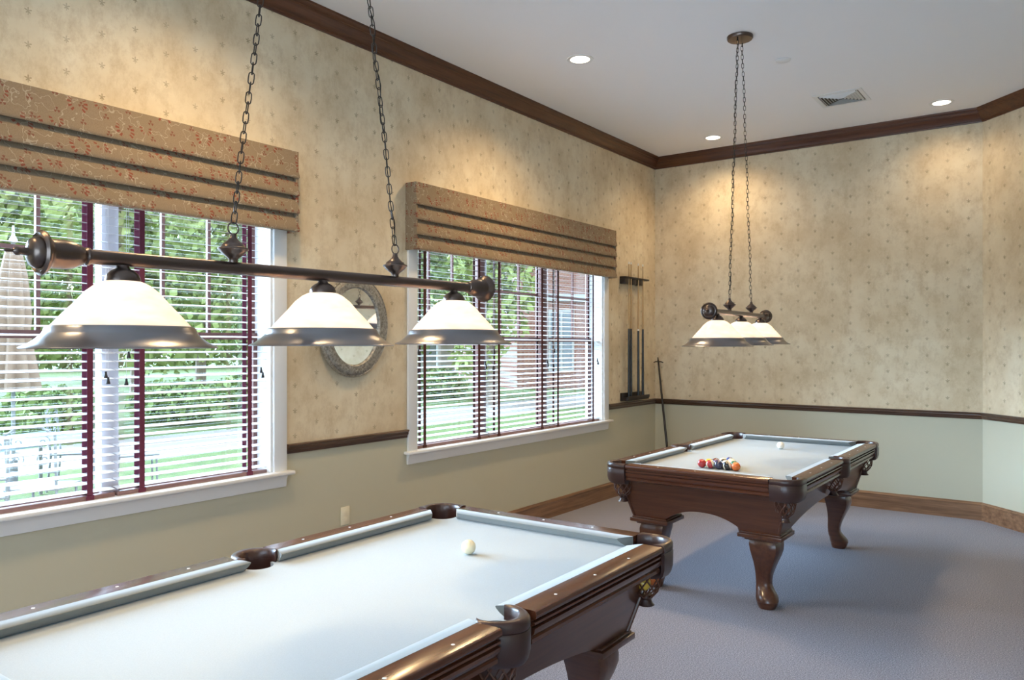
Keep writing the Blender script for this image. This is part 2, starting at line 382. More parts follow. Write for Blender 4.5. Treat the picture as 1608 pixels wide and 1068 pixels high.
# ------------------------------------------------------------------ windows
def window(n, x0, x1, label, mull):
    root = empty('window_%d' % n, ((x0 + x1) / 2, 0, WZ[0])); struct(root); root['label'] = label
    ox, oz = (x0 + x1) / 2, WZ[0]; a, b = x0 - ox, x1 - ox; h = WZ[1] - oz
    cas = MB()
    for s0, s1 in ((a - .095, a), (b, b + .095)):
        cas.bbox(s0, -.022, -.005, s1, .0, h + .095, .004)
    cas.bbox(a - .095, -.022, h, b + .095, 0, h + .095, .004)
    inner = MB()
    for s0, s1 in ((a, a + .012), (b - .012, b)): inner.box(s0, 0, 0, s1, .2, h)
    inner.box(a, 0, h - .012, b, .2, h); inner.box(a, 0, 0, b, .2, .004)
    cas.build('casing', M['trim_white'], root); inner.build('reveal', M['trim_white'], root)
    MB().bbox(a - .13, -.062, .0, b + .13, -.0005, .024, .008).box(a + .001, -.001, 0.004, b - .001, .10, .02).build('sill', M['trim_white'], root)
    MB().sweep([(0, -.075), (.012, -.075), (.016, -.06), (.018, -.03), (.026, -.012), (.03, -.001), (0, -.001)], [(a - .095, 0), (b + .095, 0)]).build('apron', M['trim_white'], root, smooth=40)
    U = (b - a) / 3; y0 = .13; mid = 1.65 - oz
    for i in range(3):
        xa, xb = a + U * i, a + U * (i + 1); fr = MB(); e = .028
        for (z0, z1, yy) in ((.004, mid + .02, y0), (mid - .02, h - .012, y0 + .025)):
            fr.box(xa + .012, yy, z0, xa + .012 + e, yy + .024, z1).box(xb - .012 - e, yy, z0, xb - .012, yy + .024, z1)
            fr.box(xa + .012 + e, yy, z0, xb - .012 - e, yy + .024, z0 + .04).box(xa + .012 + e, yy, z1 - .04, xb - .012 - e, yy + .024, z1)
        fr.build('sash', M['sash'], root)
        mu = MB(); z0, z1 = mid + .02, h - .052; w_ = (xb - xa - .08) / 3
        for k in (1, 2): mu.box(xa + .04 + w_ * k - .010, y0 + .027, z0, xa + .04 + w_ * k + .010, y0 + .047, z1)
        for k in (1,): mu.box(xa + .04, y0 + .028, z0 + .40 * k - .010, xb - .04, y0 + .046, z0 + .40 * k + .010)
        mu.build('muntin', M['sash'], root)
        MB().box(xa + .03, y0 + .036, .03, xb - .03, y0 + .039, h - .03).build('glass', M['glass'], root)
        if i: MB().bbox(xa - .045, .10, .004, xa + .045, .17, h - .012, .004).build('mullion', M[mull], root)
    return root
window(1, *W1, 'left white cased window nearest the camera', 'jamb_white')
window(2, *W2, 'white cased window between the oval mirror and the cue rack', 'sash')
# unseen window added in the rear wall to let cool light in
def added_window(n, loc, rz, wd, z0, z1):
    root = empty('window_%d' % n, loc, rz); struct(root); h = z1 - z0; c = MB(); s = MB()
    for q in (-wd / 2 - .09, wd / 2): c.box(q, -.022, z0 - .09, q + .09, 0, z1 + .09)
    for q in (z0 - .09, z1): c.box(-wd / 2, -.022, q, wd / 2, 0, q + .09)
    c.build('casing', M['trim_white'], root, smooth=0)
    for k in range(4): s.box(-wd / 2 + k * (wd - .05) / 3, .08, z0, -wd / 2 + k * (wd - .05) / 3 + .05, .12, z1)
    for q in (z0, (z0 + z1) / 2, z1 - .05): s.box(-wd / 2, .085, q, wd / 2, .115, q + .05)
    s.build('sash', M['trim_white'], root, smooth=0)
    MB().box(-wd / 2, .098, z0, wd / 2, .101, z1).build('glass', M['glass'], root, smooth=0)
added_window(3, (-12, -4.1, 0), PI / 2, 5.6, .5, 2.95)

# ------------------------------------------------------------------ blinds
BW = .915; PITCH = .0436
def make_blind(tape):
    root = empty('window_blind'); z0, z1 = .026, 1.70            # local z from the opening's bottom (WZ[0])
    n = int((z1 - .02 - z0) / PITCH); sl = MB()
    for i in range(n):
        z = z0 + .034 + i * PITCH * (1 if i > 2 else 1)
        ti = R(9) + (R(random.uniform(-.6, .6)))
        mt = Matrix.Translation((0, .055, z)) @ Matrix.Rotation(ti, 4, 'X')
        sl.box(-BW / 2, -.025, -.0014, BW / 2, .025, .0014, mt)
    sl.build('slats', M['slat'], root, smooth=0)
    MB().bbox(-BW / 2, .028, z1 - .03, BW / 2, .084, z1 + .012, .004).build('head_rail', M['slat_rail'], root)
    MB().bbox(-BW / 2, .030, z0 - .018 + .006, BW / 2, .082, z0 + .014, .005).build('bottom_rail', M['slat_rail'], root)
    for x in (-.33, .33):
        tp = MB()
        for y in (.0275, .0815): tp.box(x - .0145, y, z0 - .002, x + .0145, y + .0012, z1 - .01)
        for i in range(n): tp.box(x - .013, .03, z0 + .030 + i * PITCH, x + .013, .081, z0 + .0308 + i * PITCH)
        tp.box(x - .019, .024, z0 - .014, x + .019, .03, z0 + .018)
        tp.build('ladder_tape', tape, root, smooth=0)
    for side, zs in ((-1, (.76, .62)), (1, (.66, .63))):
        for k, zc in enumerate(zs):
            x = side * .405 + k * .012 * side; cd = MB().tube([(x, .022, zc), (x, .022, z1 - .03)], .0011, 5)
            cd.build('pull_cord', M['slat'], root)
            MB().lathe([(.0015, .034), (.005, .032), (.006, .02), (.011, 0), (.009, -.002)], 10, Matrix.Translation((x, .022, zc - .03))).build('cord_tassel', M['tassel'], root)
    return root
U = (W1[1] - W1[0]) / 3; where = ['left', 'middle', 'right']
bl = [('leftmost unit of the nearest window', W1, 0), ('middle unit of the nearest window', W1, 1), ('right unit of the nearest window', W1, 2),
      ('left unit of the window beside the oval mirror', W2, 0), ('middle unit of the window beside the oval mirror', W2, 1), ('right unit of the second window, closest to the cue rack', W2, 2)]
proto = {}
for lab, W_, i in bl:
    key = 'p' if W_ is W1 else 'b'
    if key not in proto: o = proto[key] = make_blind(M['tape_purple'] if key == 'p' else M['tape_brown'])
    else: o = copy_tree(proto[key])
    o.location = (W_[0] + (W_[1] - W_[0]) / 3 * (i + .5), .005, WZ[0])
    tag(o, 'white blind with %s tapes, %s' % ('maroon' if key == 'p' else 'brown', lab), 'blind', 'slatted blinds in the two windows')

# ------------------------------------------------------------------ valances
def valance(x0, x1, label):
    cx_ = (x0 + x1) / 2; root = empty('window_valance', (cx_, 0, 2.29), 0, label, 'valance', 'pleated fabric valances above the windows')
    a, b = x0 - cx_, x1 - cx_; D = .10
    zs = [.49, .327, .218, .109, 0]
    for k in range(4):
        zt = zs[k] - (.0 if k == 0 else -.012); zb = zs[k + 1]
        n = 60; rs = []
        yt = -D + (.0 if k == 0 else .014); yb = -D - .010
        # ring around a U shaped path: wall - front - wall
        ti = 0 if k == 0 else -.026
        zt += 0 if k == 0 else .012
        prof = [(.006, zb), (.012, zb - .001), (.016, zb + .006), (.015, zb + .018), (.008, zb + .055), (ti, zt), (ti - .006, zt), (.0, zb + .05), (.004, zb + .012)]
        path = [(b, -.001), (b, -D), (a, -D), (a, -.001)]
        MB().sweep(prof, path[::-1]).build('fabric_fold', M['fabric'], root, smooth=50)
    for q0, q1 in ((a - .015, a + .003), (b - .003, b + .015)): MB().bbox(q0, -D - .006, .0, q1, -.001, .489, .003).build('side_return', M['fabric'], root, smooth=30)
    MB().box(a + .003, -D + .028, .012, b - .003, -.001, .47).build('lining', M['fabric'], root, smooth=0)
    MB().box(a + .014, -D + .014, .471, b - .014, -.001, .478).build('mounting_board', M['trim_white'], root)
valance(-4.114, -1.14, 'tan floral pleated valance over the window between mirror and cue rack')
valance(-8.18, -5.185, 'tan floral pleated valance with large rust flowers over the window nearest the camera')

# ------------------------------------------------------------------ pool tables
A_, B_, a_, b_ = 1.130, .630, .994, .494; RW = .136; ZT = .823; ZC = .785
CC = (a_ + .032, b_ + .032); CR = .104; HR = .064
def arc(cx, cy, r, t0, t1, n): return [(cx + r * math.cos(t0 + (t1 - t0) * i / n), cy + r * math.sin(t0 + (t1 - t0) * i / n)) for i in range(n + 1)]
def make_table():
    root = empty('pool_table')
    # cloth bed with the six pocket cut-outs
    Xo, Yo = a_ + .05, b_ + .05; dd = math.sqrt(HR ** 2 - .018 ** 2); q = []
    al = math.atan2(-dd, .018)
    def corner(sx, sy):
        c0 = (CC[0], CC[1]); t0 = al; t1 = PI / 2 - al - 2 * PI   # from the X edge round the inside to the Y edge
        pts = arc(c0[0], c0[1], HR, t0, t1, 14); return [(sx * x, sy * y) for x, y in pts]
    out = []
    out += corner(1, 1); out += [(x, Yo - y) for x, y in [(p[0], p[1]) for p in arc(0, 0, .056, 0, PI, 12)]]
    out += corner(-1, 1)[::-1]; out += corner(-1, -1)
    out += [(-x, -Yo + y) for x, y in [(p[0], p[1]) for p in arc(0, 0, .056, 0, PI, 12)]]
    out += corner(1, -1)[::-1]
    n = len(out)
    MB().add([(x, y, ZC) for x, y in out] + [(x, y, ZC - .03) for x, y in out], [tuple(range(n)), tuple(range(2 * n - 1, n - 1, -1))] + [(i, n + i, n + (i + 1) % n, (i + 1) % n) for i in range(n)]).build('bed_cloth', M['cloth'], root, smooth=0)
    # rails and cushions. local frame of a rail: s along, u outward from the nose
    cush = [(.052, ZC + .001), (.030, ZC + .001), (.012, ZC + .016), (.002, ZC + .028), (0, ZC + .033), (.004, ZC + .0355), (.03, ZC + .0385), (.052, ZC + .0395)]
    woodp = [(.052, ZT + .001), (.128, ZT + .001), (.1335, ZT - .002), (.136, ZT - .010), (.1355, ZT - .018), (.131, ZT - .024), (.118, ZT - .027), (.118, ZT - .032), (.130, ZT - .034), (.130, ZT - .041), (.117, ZT - .044), (.117, ZT - .049), (.130, ZT - .051), (.1285, ZT - .064), (.119, ZT - .076), (.115, ZT - .081), (.120, ZT - .085), (.120, ZT - .097), (.112, ZT - .103), (.052, ZT - .103)]
    def rail(origin, along, outw, s0, s1, e0, e1, sights):
        o = Vector(origin); d = Vector(along); w_ = Vector(outw)
        def P(s, u, z): p = o + d * s + w_ * u; return (p.x, p.y, z)
        # cushion: mitred ends; e = how far the back of the cushion runs past the nose end
        def endshift(u, e): return e * (u / .052)
        MB().rings([[P(s0 - endshift(u, e0), u, z) for u, z in cush], [P(s0 - endshift(u, e0) + .012, u, z) for u, z in cush], [P(s1 + endshift(u, e1) - .012, u, z) for u, z in cush], [P(s1 + endshift(u, e1), u, z) for u, z in cush]]).build('cushion', M['cushion'], root, smooth=35)
        r_ = MB().rings([[P(s0 - e0, u, z) for u, z in woodp], [P(s1 + e1, u, z) for u, z in woodp]]).build('rail', M['tabletop' if along[0] else 'tabletop_y'], root, smooth=35)
        for s in sights:
            p = P(s, .098, ZT + .001); MB().lathe([(.0055, -.001), (.0055, .0004), (.004, .0007)], 12, Matrix.Translation(p)).build('sight', M['sight'], r_)
    k = a_ / 4
    for sy in (1, -1):
        rail((0, sy * b_), (1, 0), (0, sy), .066, a_ - .080, -.018, .046, (k, 2 * k, 3 * k))
        rail((0, sy * b_), (-1, 0), (0, sy), .066, a_ - .080, -.018, .046, (k, 2 * k, 3 * k))
    for sx in (1, -1):
        rail((sx * a_, 0), (0, 1), (sx, 0), -(b_ - .080), b_ - .080, .046, .046, (-b_ / 2, 0, b_ / 2))
    # pockets
    def pocket(loc, rz, corner_):
        pk = empty('pocket', loc, rz); pk.parent = root
        st = []
        if corner_:
            te = R(52); N = 34
            for i in range(N + 1):
                th = -te + (PI / 2 + 2 * te) * i / N
                inn = ((HR + .014) * math.cos(th), (HR + .014) * math.sin(th))
                if th < 0: ou = (CR, th / te * .060)
                elif th > PI / 2: ou = (-(th - PI / 2) / te * .060, CR)
                else: ou = (CR * math.cos(th), CR * math.sin(th))
                st.append((inn, ou))
        else:
            te = R(14); N = 34
            for i in range(N + 1):
                th = -te + (PI + 2 * te) * i / N
                inn = (.066 * math.cos(th), .066 * math.sin(th)); c_, s_ = math.cos(th), math.sin(th)
                e = 1 - .75 * max(0, abs(th - PI / 2) - PI / 2) / te
                ou = ((.066 + .024 * e) * c_, (.066 + (.040 * max(0, s_) + .024 * (1 - max(0, s_))) * e) * s_)
                st.append((inn, ou))
        Zr = 0
        def lp(a, b, f): return (a[0] + (b[0] - a[0]) * f, a[1] + (b[1] - a[1]) * f)
        rs = []
        for inn, ou in st:
            rs.append([(*lp(inn, ou, f), z) for f, z in ((0, ZT - .03), (0, ZT - .001), (.15, ZT + .004), (.5, ZT + .006), (.85, ZT + .004), (1.03, ZT - .003), (1.05, ZT - .022), (.9, ZT - .03))])
        MB().rings(rs).build('pocket_rim', M['leather'], pk, smooth=50)
        # outer leather apron
        rs = []; lo = 0 if corner_ else R(38)
        for inn, ou in st:
            th = math.atan2(ou[1], ou[0])
            if not corner_ and ou[1] < -.001: continue
            d = Vector((ou[0] - inn[0], ou[1] - inn[1])).normalized()
            def q(o_, z): return (ou[0] + d.x * o_, ou[1] + d.y * o_, z)
            rs.append([q(.000, ZT - .028), q(.003, ZT - .034), q(.002, ZT - .09), q(-.004, ZT - .112), q(-.012, ZT - .124), q(-.018, ZT - .124), q(-.012, ZT - .10), q(-.012, ZT - .028)])
        MB().rings(rs).build('leather_apron', M['leather'], pk, smooth=50)
        # inside cup wall
        rs = [[(i_[0] * f, i_[1] * f, z) for f, z in ((.99, ZT - .03), (1.0, ZT - .13), (1.06, ZT - .13), (1.06, ZT - .03))] for i_, o_ in st]
        MB().rings(rs).build('pocket_liner', M['leather'], pk, smooth=50)
        net = MB(); zz = [(.058, ZT - .115), (.060, ZT - .145), (.057, ZT - .175), (.046, ZT - .20), (.026, ZT - .222)]
        for sgn in (1, -1):
            for j in range(9):
                net.tube([(r_ * math.cos(2 * PI * j / 9 + sgn * i * .36), r_ * math.sin(2 * PI * j / 9 + sgn * i * .36), z) for i, (r_, z) in enumerate(zz)], .0032, 5)
        net.build('net', M['net'], pk)
        MB().lathe([(.024, ZT - .214), (.027, ZT - .222), (.022, ZT - .232), (.026, ZT - .245), (.034, ZT - .254), (.030, ZT - .256), (.008, ZT - .252)], 16).build('net_cup', M['leather'], pk)
    for i, (sx, sy) in enumerate(((1, 1), (-1, 1), (-1, -1), (1, -1))): pocket((sx * CC[0], sy * CC[1], 0), i * PI / 2, True)
    pocket((0, b_ + .05, 0), 0, False); pocket((0, -b_ - .05, 0), PI, False)
    # slate frame beneath the bed
    MB().box(-a_ + .03, -b_ + .03, ZC - .07, a_ - .03, b_ - .03, ZC - .031).build('slate_frame', M['table'], root, smooth=0)
    # tapered cabinet with arched lower edges
    zt, zb = ZT - .098, .468; it, ib = .085, .158
    def panel(half_top, half_bot, dist_top, dist_bot, rot, name):
        N = 60; fr = []; T = .022; slab = half_bot - .215
        for i in range(N + 1):
            f = -1 + 2 * i / N
            xb = f * half_bot; ar = 0
            if abs(xb) < slab: ar = min(1.0, (1 - (abs(xb) / slab) ** 2.2)) * .085
            k_ = ar / (zt - zb)
            top = Vector((f * half_top, -dist_top, zt)); bot = Vector((f * half_bot, -dist_bot, zb)); b2 = bot.lerp(top, k_); b2.x = xb + (f * half_top - xb) * k_
            cl = lambda p: (max(-half_top, min(half_top, p)))
            fr.append([tuple(top), tuple(b2), (b2.x * (1 - .02), b2.y + T, b2.z), (top.x * (1 - .02), top.y + T, top.z)])
        o = MB().rings(fr).build(name, M['table'], root, rot=(0, 0, rot), smooth=0)
        # bead along the slanted corner
        return o
    panel(B_ - it, B_ - ib, A_ - it, A_ - ib, -PI / 2, 'end_panel'); panel(B_ - it, B_ - ib, A_ - it, A_ - ib, PI / 2, 'end_panel')
    panel(A_ - it, A_ - ib, B_ - it, B_ - ib, 0, 'side_panel'); panel(A_ - it, A_ - ib, B_ - it, B_ - ib, PI, 'side_panel')
    for sx in (1, -1):
        for sy in (1, -1):
            MB().tube([(sx * (A_ - it), sy * (B_ - it), zt), (sx * (A_ - ib), sy * (B_ - ib), zb)], .009, 8).build('corner_bead', M['table'], root)
    MB().sweep([(-.02, zt), (.012, zt), (.010, zt - .012), (0, zt - .02), (-.02, zt - .02)], [(-(A_ - it), -(B_ - it)), (-(A_ - it), B_ - it), (A_ - it, B_ - it), (A_ - it, -(B_ - it))][::-1], True).build('cabinet_moulding', M['table'], root)
    # legs
    def sec(z, h, off, p=3.2, n=24):
        pts = []
        for k in range(n):
            th = 2 * PI * k / n; c_, s_ = math.cos(th), math.sin(th)
            r_ = h / (abs(c_) ** p + abs(s_) ** p) ** (1 / p); pts.append((r_ * c_ + off, r_ * s_ + off, z))
        return pts
    Ls = [(.422, .084, 0, 7), (.405, .088, .002, 7), (.385, .090, .005, 6.5), (.355, .087, .008, 6), (.32, .078, .006, 6), (.28, .066, .000, 5.5), (.24, .056, -.007, 5), (.20, .048, -.014, 4.5), (.16, .044, -.018, 4), (.13, .045, -.016, 3.4), (.105, .052, -.008, 2.8), (.085, .060, .003, 2.3), (.065, .066, .010, 2.2), (.045, .066, .013, 2.2), (.040, .062, .013, 2.2), (.036, .062, .013, 2.2), (.02, .058, .012, 2.2), (.004, .050, .010, 2.2), (0, .048, .010, 2.2)]
    for i, (sx, sy) in enumerate(((1, 1), (-1, 1), (-1, -1), (1, -1))):
        lg = MB().rings([sec(*l) for l in Ls]).build('leg', M['table'], root, loc=(sx * (A_ - .268), sy * (B_ - .268), 0), rot=(0, 0, i * PI / 2), smooth=40)
        cp = MB()
        for z0, z1, h in ((.420, .430, .100), (.430, .437, .112), (.437, .461, .133), (.461, .471, .122)): cp.bbox(-h, -h, z0, h, h, z1, .003)
        cp.build('leg_cap', M['table'], lg)
    return root
tb = make_table(); tb.location = (-6.478, -2.068, 0); tb.rotation_euler = (0, 0, .0143)
tag(tb, 'large wooden pool table with pale cloth in front, cut off at the bottom edge', 'pool table', 'wooden pool tables with leather pockets')
tb2 = copy_tree(tb); tb2.location = (-2.638, -2.061, 0); tb2.rotation_euler = (0, 0, 0)
tag(tb2, 'whole wooden pool table by the cue rack with racked coloured balls on it', 'pool table', 'wooden pool tables with leather pockets')

# ------------------------------------------------------------------ balls
BR = .0286
bmesh_ball = MB().sphere((0, 0, 0), BR, 28, 18)
def ball(x, y, z, color, stripe, label, rot=(0, 0, 0), group=None, cat='ball'):
    o = bmesh_ball.build('pool_ball', ball_mat('ball_' + label.split(' ball')[0].replace(' ', '_'), color, stripe), loc=(x, y, z), rot=rot, smooth=60)
    return tag(o, label, cat, group)
Zb = ZC + BR
ball(-5.911, -2.054, Zb, (.83, .77, .56), False, 'cream cue ball alone on the large near pool table')
ball(-2.10, -2.081, Zb, (.86, .84, .76), False, 'white cue ball alone at the far end of the far pool table')
RED, YEL, NAVY, MAR, ORG, GRN, PUR, BLU, BLK = (.42, .03, .035), (.72, .46, .06), (.02, .025, .07), (.15, .012, .02), (.72, .17, .035), (.02, .16, .09), (.09, .04, .16), (.02, .06, .28), (.012, .012, .012)
rack = [[(RED, 0, 'solid crimson ball at the left end of the front row'), (RED, 1, 'red striped ball second from left in the front row'), (NAVY, 0, 'solid navy ball in the middle of the front row'), (BLK, 1, 'dark striped ball with white ends beside the orange ball'), (ORG, 0, 'solid orange ball at the right end of the front row')],
        [(YEL, 0, 'solid yellow ball in the second row behind the crimson ball'), (PUR, 1, 'purple striped ball in the second row behind the navy ball'), (BLU, 1, 'blue striped ball in the second row behind the dark striped ball'), (GRN, 0, 'solid green ball in the second row behind the orange ball')],
        [(MAR, 0, 'solid maroon ball in the third row'), (BLK, 0, 'solid black ball at the centre of the rack'), (YEL, 1, 'yellow striped ball in the third row')],
        [(GRN, 1, 'green striped ball in the fourth row'), (ORG, 1, 'orange striped ball in the fourth row')], [(BLU, 0, 'solid blue ball at the far tip of the rack')]]
for r_, row in enumerate(rack):
    for i, (c, st, lab) in enumerate(row):
        y = -2.063 + (len(row) - 1) * .0288 - i * .0576; x = -3.345 + r_ * .0499
        ball(x, y, Zb, c, st, lab, (random.uniform(-1.2, 1.2), random.uniform(-1, 1), random.uniform(0, 3)) if not (r_ == 0 and st) else (R(70), R(-25), R(20)), 'racked balls on the far pool table')
pc = Vector((CC[0], -CC[1], 0)); pc.rotate(Matrix.Rotation(.0143, 3, 'Z')); px_, py_ = -6.478 + pc.x, -2.068 + pc.y
ball(px_ - .027, py_ - .004, .660, YEL, 0, 'yellow ball caught in the corner pocket net of the near table', group=None)
ball(px_ + .026, py_ - .012, .668, ORG, 0, 'orange ball caught in the corner pocket net of the near table', group=None)

# ------------------------------------------------------------------ three-light billiard pendants
def make_pendant(loc_canopy_dx, tilt, face, cord_side):
    """local origin under the bar centre at floor level; x along the bar"""
    root = empty('billiard_pendant'); ZB = 1.813
    def bz(x): return ZB + math.tan(tilt) * x
    HL = .71
    bar = MB().tube([(-HL, 0, bz(-HL)), (HL, 0, bz(HL))], .0182, 16); bar.build('bar', M['bronze'], root)
    capp = [(.014, -.004), (.0215, 0), (.0215, .006), (.017, .010), (.025, .020), (.032, .038), (.035, .062), (.034, .085), (.037, .092), (.050, .100), (.052, .107), (.046, .112), (.041, .108), (.037, .109), (.036, .118), (.030, .127), (.018, .131), (.010, .133), (.008, .147), (.010, .153), (.0095, .158), (.004, .163), (.0042, .178), (.002, .181)]
    for s_ in (-1, 1): MB().lathe(capp, 28, at_axis((s_ * HL, 0, bz(s_ * HL)), (s_, 0, s_ * math.tan(tilt)))).build('end_cap', M['bronze'], root, smooth=45)
    for k in (-1, 0, 1):
        x = .628 * k; z0 = bz(x) - .218
        sh = empty('lamp_shade', (x, 0, z0)); sh.parent = root
        gp = [(.163, .047), (.152, .058), (.142, .070), (.126, .088), (.108, .107), (.084, .136), (.062, .154), (.048, .161), (.036, .165)]
        g2 = [(r_ - .004, z - .001) for r_, z in gp][::-1]
        MB().rings([[(r_ * math.cos(2 * PI * j / 48), r_ * math.sin(2 * PI * j / 48), z) for j in range(48)] for r_, z in gp + g2], True, False, loop=True).build('glass_bowl', M['shade'], sh, smooth=60)
        rp = [(.156, .051), (.163, .052), (.168, .047), (.171, .038), (.176, .031), (.188, .020), (.203, .009), (.218, .003), (.221, 0), (.219, -.002), (.214, .0), (.200, .005), (.184, .016), (.172, .027), (.166, .036), (.160, .044)]
        MB().rings([[(r_ * math.cos(2 * PI * j / 64), r_ * math.sin(2 * PI * j / 64), z) for j in range(64)] for r_, z in rp], True, False, loop=True).build('metal_rim', M['pewter'], sh, smooth=50)
        MB().lathe([(.040, .158), (.041, .168), (.036, .181), (.026, .190), (.016, .195), (.014, .203)], 24).build('fitter_cap', M['bronze'], sh, smooth=50)
        MB().lathe([(.004, .058), (.02, .062), (.029, .078), (.029, .092), (.02, .112), (.013, .13), (.013, .16)], 16).build('light_bulb', M['bulb'], sh, smooth=60)
    fin = [(.013, 0), (.012, .008), (.016, .014), (.024, .020), (.034, .028), (.036, .032), (.042, .037), (.041, .041), (.033, .044), (.031, .050), (.024, .056), (.014, .064), (.009, .072), (.008, .082)]
    TX = .065; TZ = 3.70
    for s_ in (-1, 1):
        x = .318 * s_; zb = bz(x) + .015; lp_ = empty('hanging_loop', (x, 0, zb)); lp_.parent = root
        MB().lathe(fin, 24).build('finial', M['bronze'], lp_, smooth=45)
        MB().tube([(.0165 * math.cos(2 * PI * j / 20), .0, .096 + .0165 * math.sin(2 * PI * j / 20)) for j in range(20)], .0022, 8, True).build('ring', M['bronze'], lp_)
        p0 = Vector((x, 0, zb + .112)); p1 = Vector((loc_canopy_dx + TX * s_, 0, TZ)); n = int((p1 - p0).length / .029); ch = MB()
        for i in range(n):
            t0 = p0.lerp(p1, i / n) ; t1 = p0.lerp(p1, (i + 1) / n); c_ = (t0 + t1) / 2
            sag = math.sin(i * .33 + s_) * .0022; c_.y += sag
            d = (t1 - t0).normalized(); fa = face + (PI / 2 if i % 2 else 0) + .35 * math.sin(i * .37 + s_ * 2); q = Vector((math.cos(fa), math.sin(fa), 0)); q = (q - d * q.dot(d)).normalized(); W_ = .0078
            pts = []
            for j in range(14):
                th = 2 * PI * j / 14; cc, ss = math.cos(th), math.sin(th); pts.append(c_ + q * (W_ * cc) + d * ((.0085 if ss > .01 else -.0085 if ss < -.01 else 0) + .0095 * ss))
            ch.tube(pts, .0018, 5, True)
        ch.build('chain', M['chain'], root)
        # lamp cord threaded through the chain
        if s_ == cord_side:
            pts = [p0.lerp(p1, i / 60) + Vector((.006 * math.sin(i * 1.1), .006 * math.cos(i * .9), 0)) for i in range(61)]
            MB().tube(pts, .0019, 6).build('lamp_cord', M['black'], root)
        MB().tube([(loc_canopy_dx + TX * s_ * 1.0, 0, TZ - .004), (loc_canopy_dx + TX * s_, 0, H - .02)], .004, 8).build('canopy_hook', M['black'], root)
    MB().lathe([(.088, 0), (.088, -.018), (.082, -.026), (.0, -.030)][:3] + [(.02, -.030)], 40, Matrix.Translation((loc_canopy_dx, 0, H))).build('canopy', M['bronze'], root, smooth=40)
    return root
M['bulb'] = mat('lit_bulb', (1, .95, .85), .4, emit=(1, .86, .62), estr=30)
M['bulb'].node_tree.nodes['Principled BSDF'].inputs['Emission Strength'].default_value = 6
p1_ = make_pendant(-.01, R(.5), R(-33), 1); p1_.location = (-6.635, -2.06, 0)
tag(p1_, 'large three-shade billiard pendant hanging close over the near pool table', 'pendant light', 'three-shade pendants over the pool tables')
p2_ = make_pendant(-.03, R(.7), R(-74), -1); p2_.location = (-2.90, -2.052, .002); p2_.rotation_euler = (0, 0, R(6.5))
tag(p2_, 'three-shade billiard pendant with round ceiling canopy in view, over the far pool table', 'pendant light', 'three-shade pendants over the pool tables')
for (cx_, cy_, rz, tl) in ((-6.635, -2.06, 0, .5), (-2.90, -2.052, R(6.5), .7)):
    for k in (-1, 0, 1):
        x = .628 * k
        light('shade_bulb', 'POINT', (cx_ + x * math.cos(rz), cy_ + x * math.sin(rz), 1.813 - .218 + .045 + x * math.tan(R(tl))), BULB_POWER, WARM, shadow_soft_size=.03)

# ------------------------------------------------------------------ ceiling fittings
def downlight(x, y, label, k=1):
    root = empty('recessed_light', (x, y, H), 0, label, 'downlight', 'recessed ceiling lights')
    MB().rings([[(r_ * math.cos(2 * PI * j / 36), r_ * math.sin(2 * PI * j / 36), z) for j in range(36)] for r_, z in ((.072, 0), (.073, -.004), (.098, -.004), (.100, -.001), (.100, .0), (.0775, .0005), (.0775, .07), (.074, .07))], True, False, loop=True).build('trim_ring', M['white_plastic'], root, smooth=40)
    MB().lathe([(.074, .062), (.074, .068)], 36).build('lamp_lens', M['lens'], root, smooth=40)
    light('downlight_beam', 'SPOT', (x, y, H - .012), DL_POWER * k, (1, .71, .38), spot_size=R(150), spot_blend=.9, shadow_soft_size=.13)
labs = ['bright round recessed ceiling light near the top centre', 'recessed ceiling light in the corner just left of the far pendant chains', 'recessed ceiling light to the right of the air vent']
for i, (x, y) in enumerate(DL): downlight(x, y, labs[i] if i < 3 else ['recessed ceiling light above the near window, above the picture', 'recessed ceiling light behind the camera beside the window wall'][i - 3], (1, .45, .18, 1, 1)[i])
vt = empty('air_vent', (-1.09, -2.295, H), 0, 'square white four-way air vent in the ceiling', 'vent')
f_ = MB().sweep([(0, 0), (0, -.006), (-.03, -.008), (-.035, 0)], [(-.2, -.2), (-.2, .2), (.2, .2), (.2, -.2)][::-1], True); f_.build('vent_frame', M['white_plastic'], vt)
MB().box(-.165, -.165, -.001, .165, .165, -.0002).build('duct_shade_plate', M['slot'], vt, smooth=0)  # flat dark plate standing for the shade inside the duct
for q in range(4):
    b = MB()
    for i in range(6):
        d = .150 - i * .024; h = d - .004
        mt = Matrix.Rotation(q * PI / 2, 4, 'Z') @ Matrix.Translation((0, d, -.006)) @ Matrix.Rotation(R(42), 4, 'X')
        b.box(-h, -.010, -.0008, h, .010, .0008, mt)
    b.build('louvre', M['white_plastic'], vt, smooth=0)
sd = MB().lathe([(.055, 0), (.055, -.006), (.050, -.010), (.0, -.011)][:3] + [(.01, -.011)], 32).build('sprinkler_cover', M['white_plastic'], loc=(-2.303, -2.162, H), smooth=40)
tag(sd, 'small round white cover plate on the ceiling right of the pendant canopy', 'sprinkler cover')

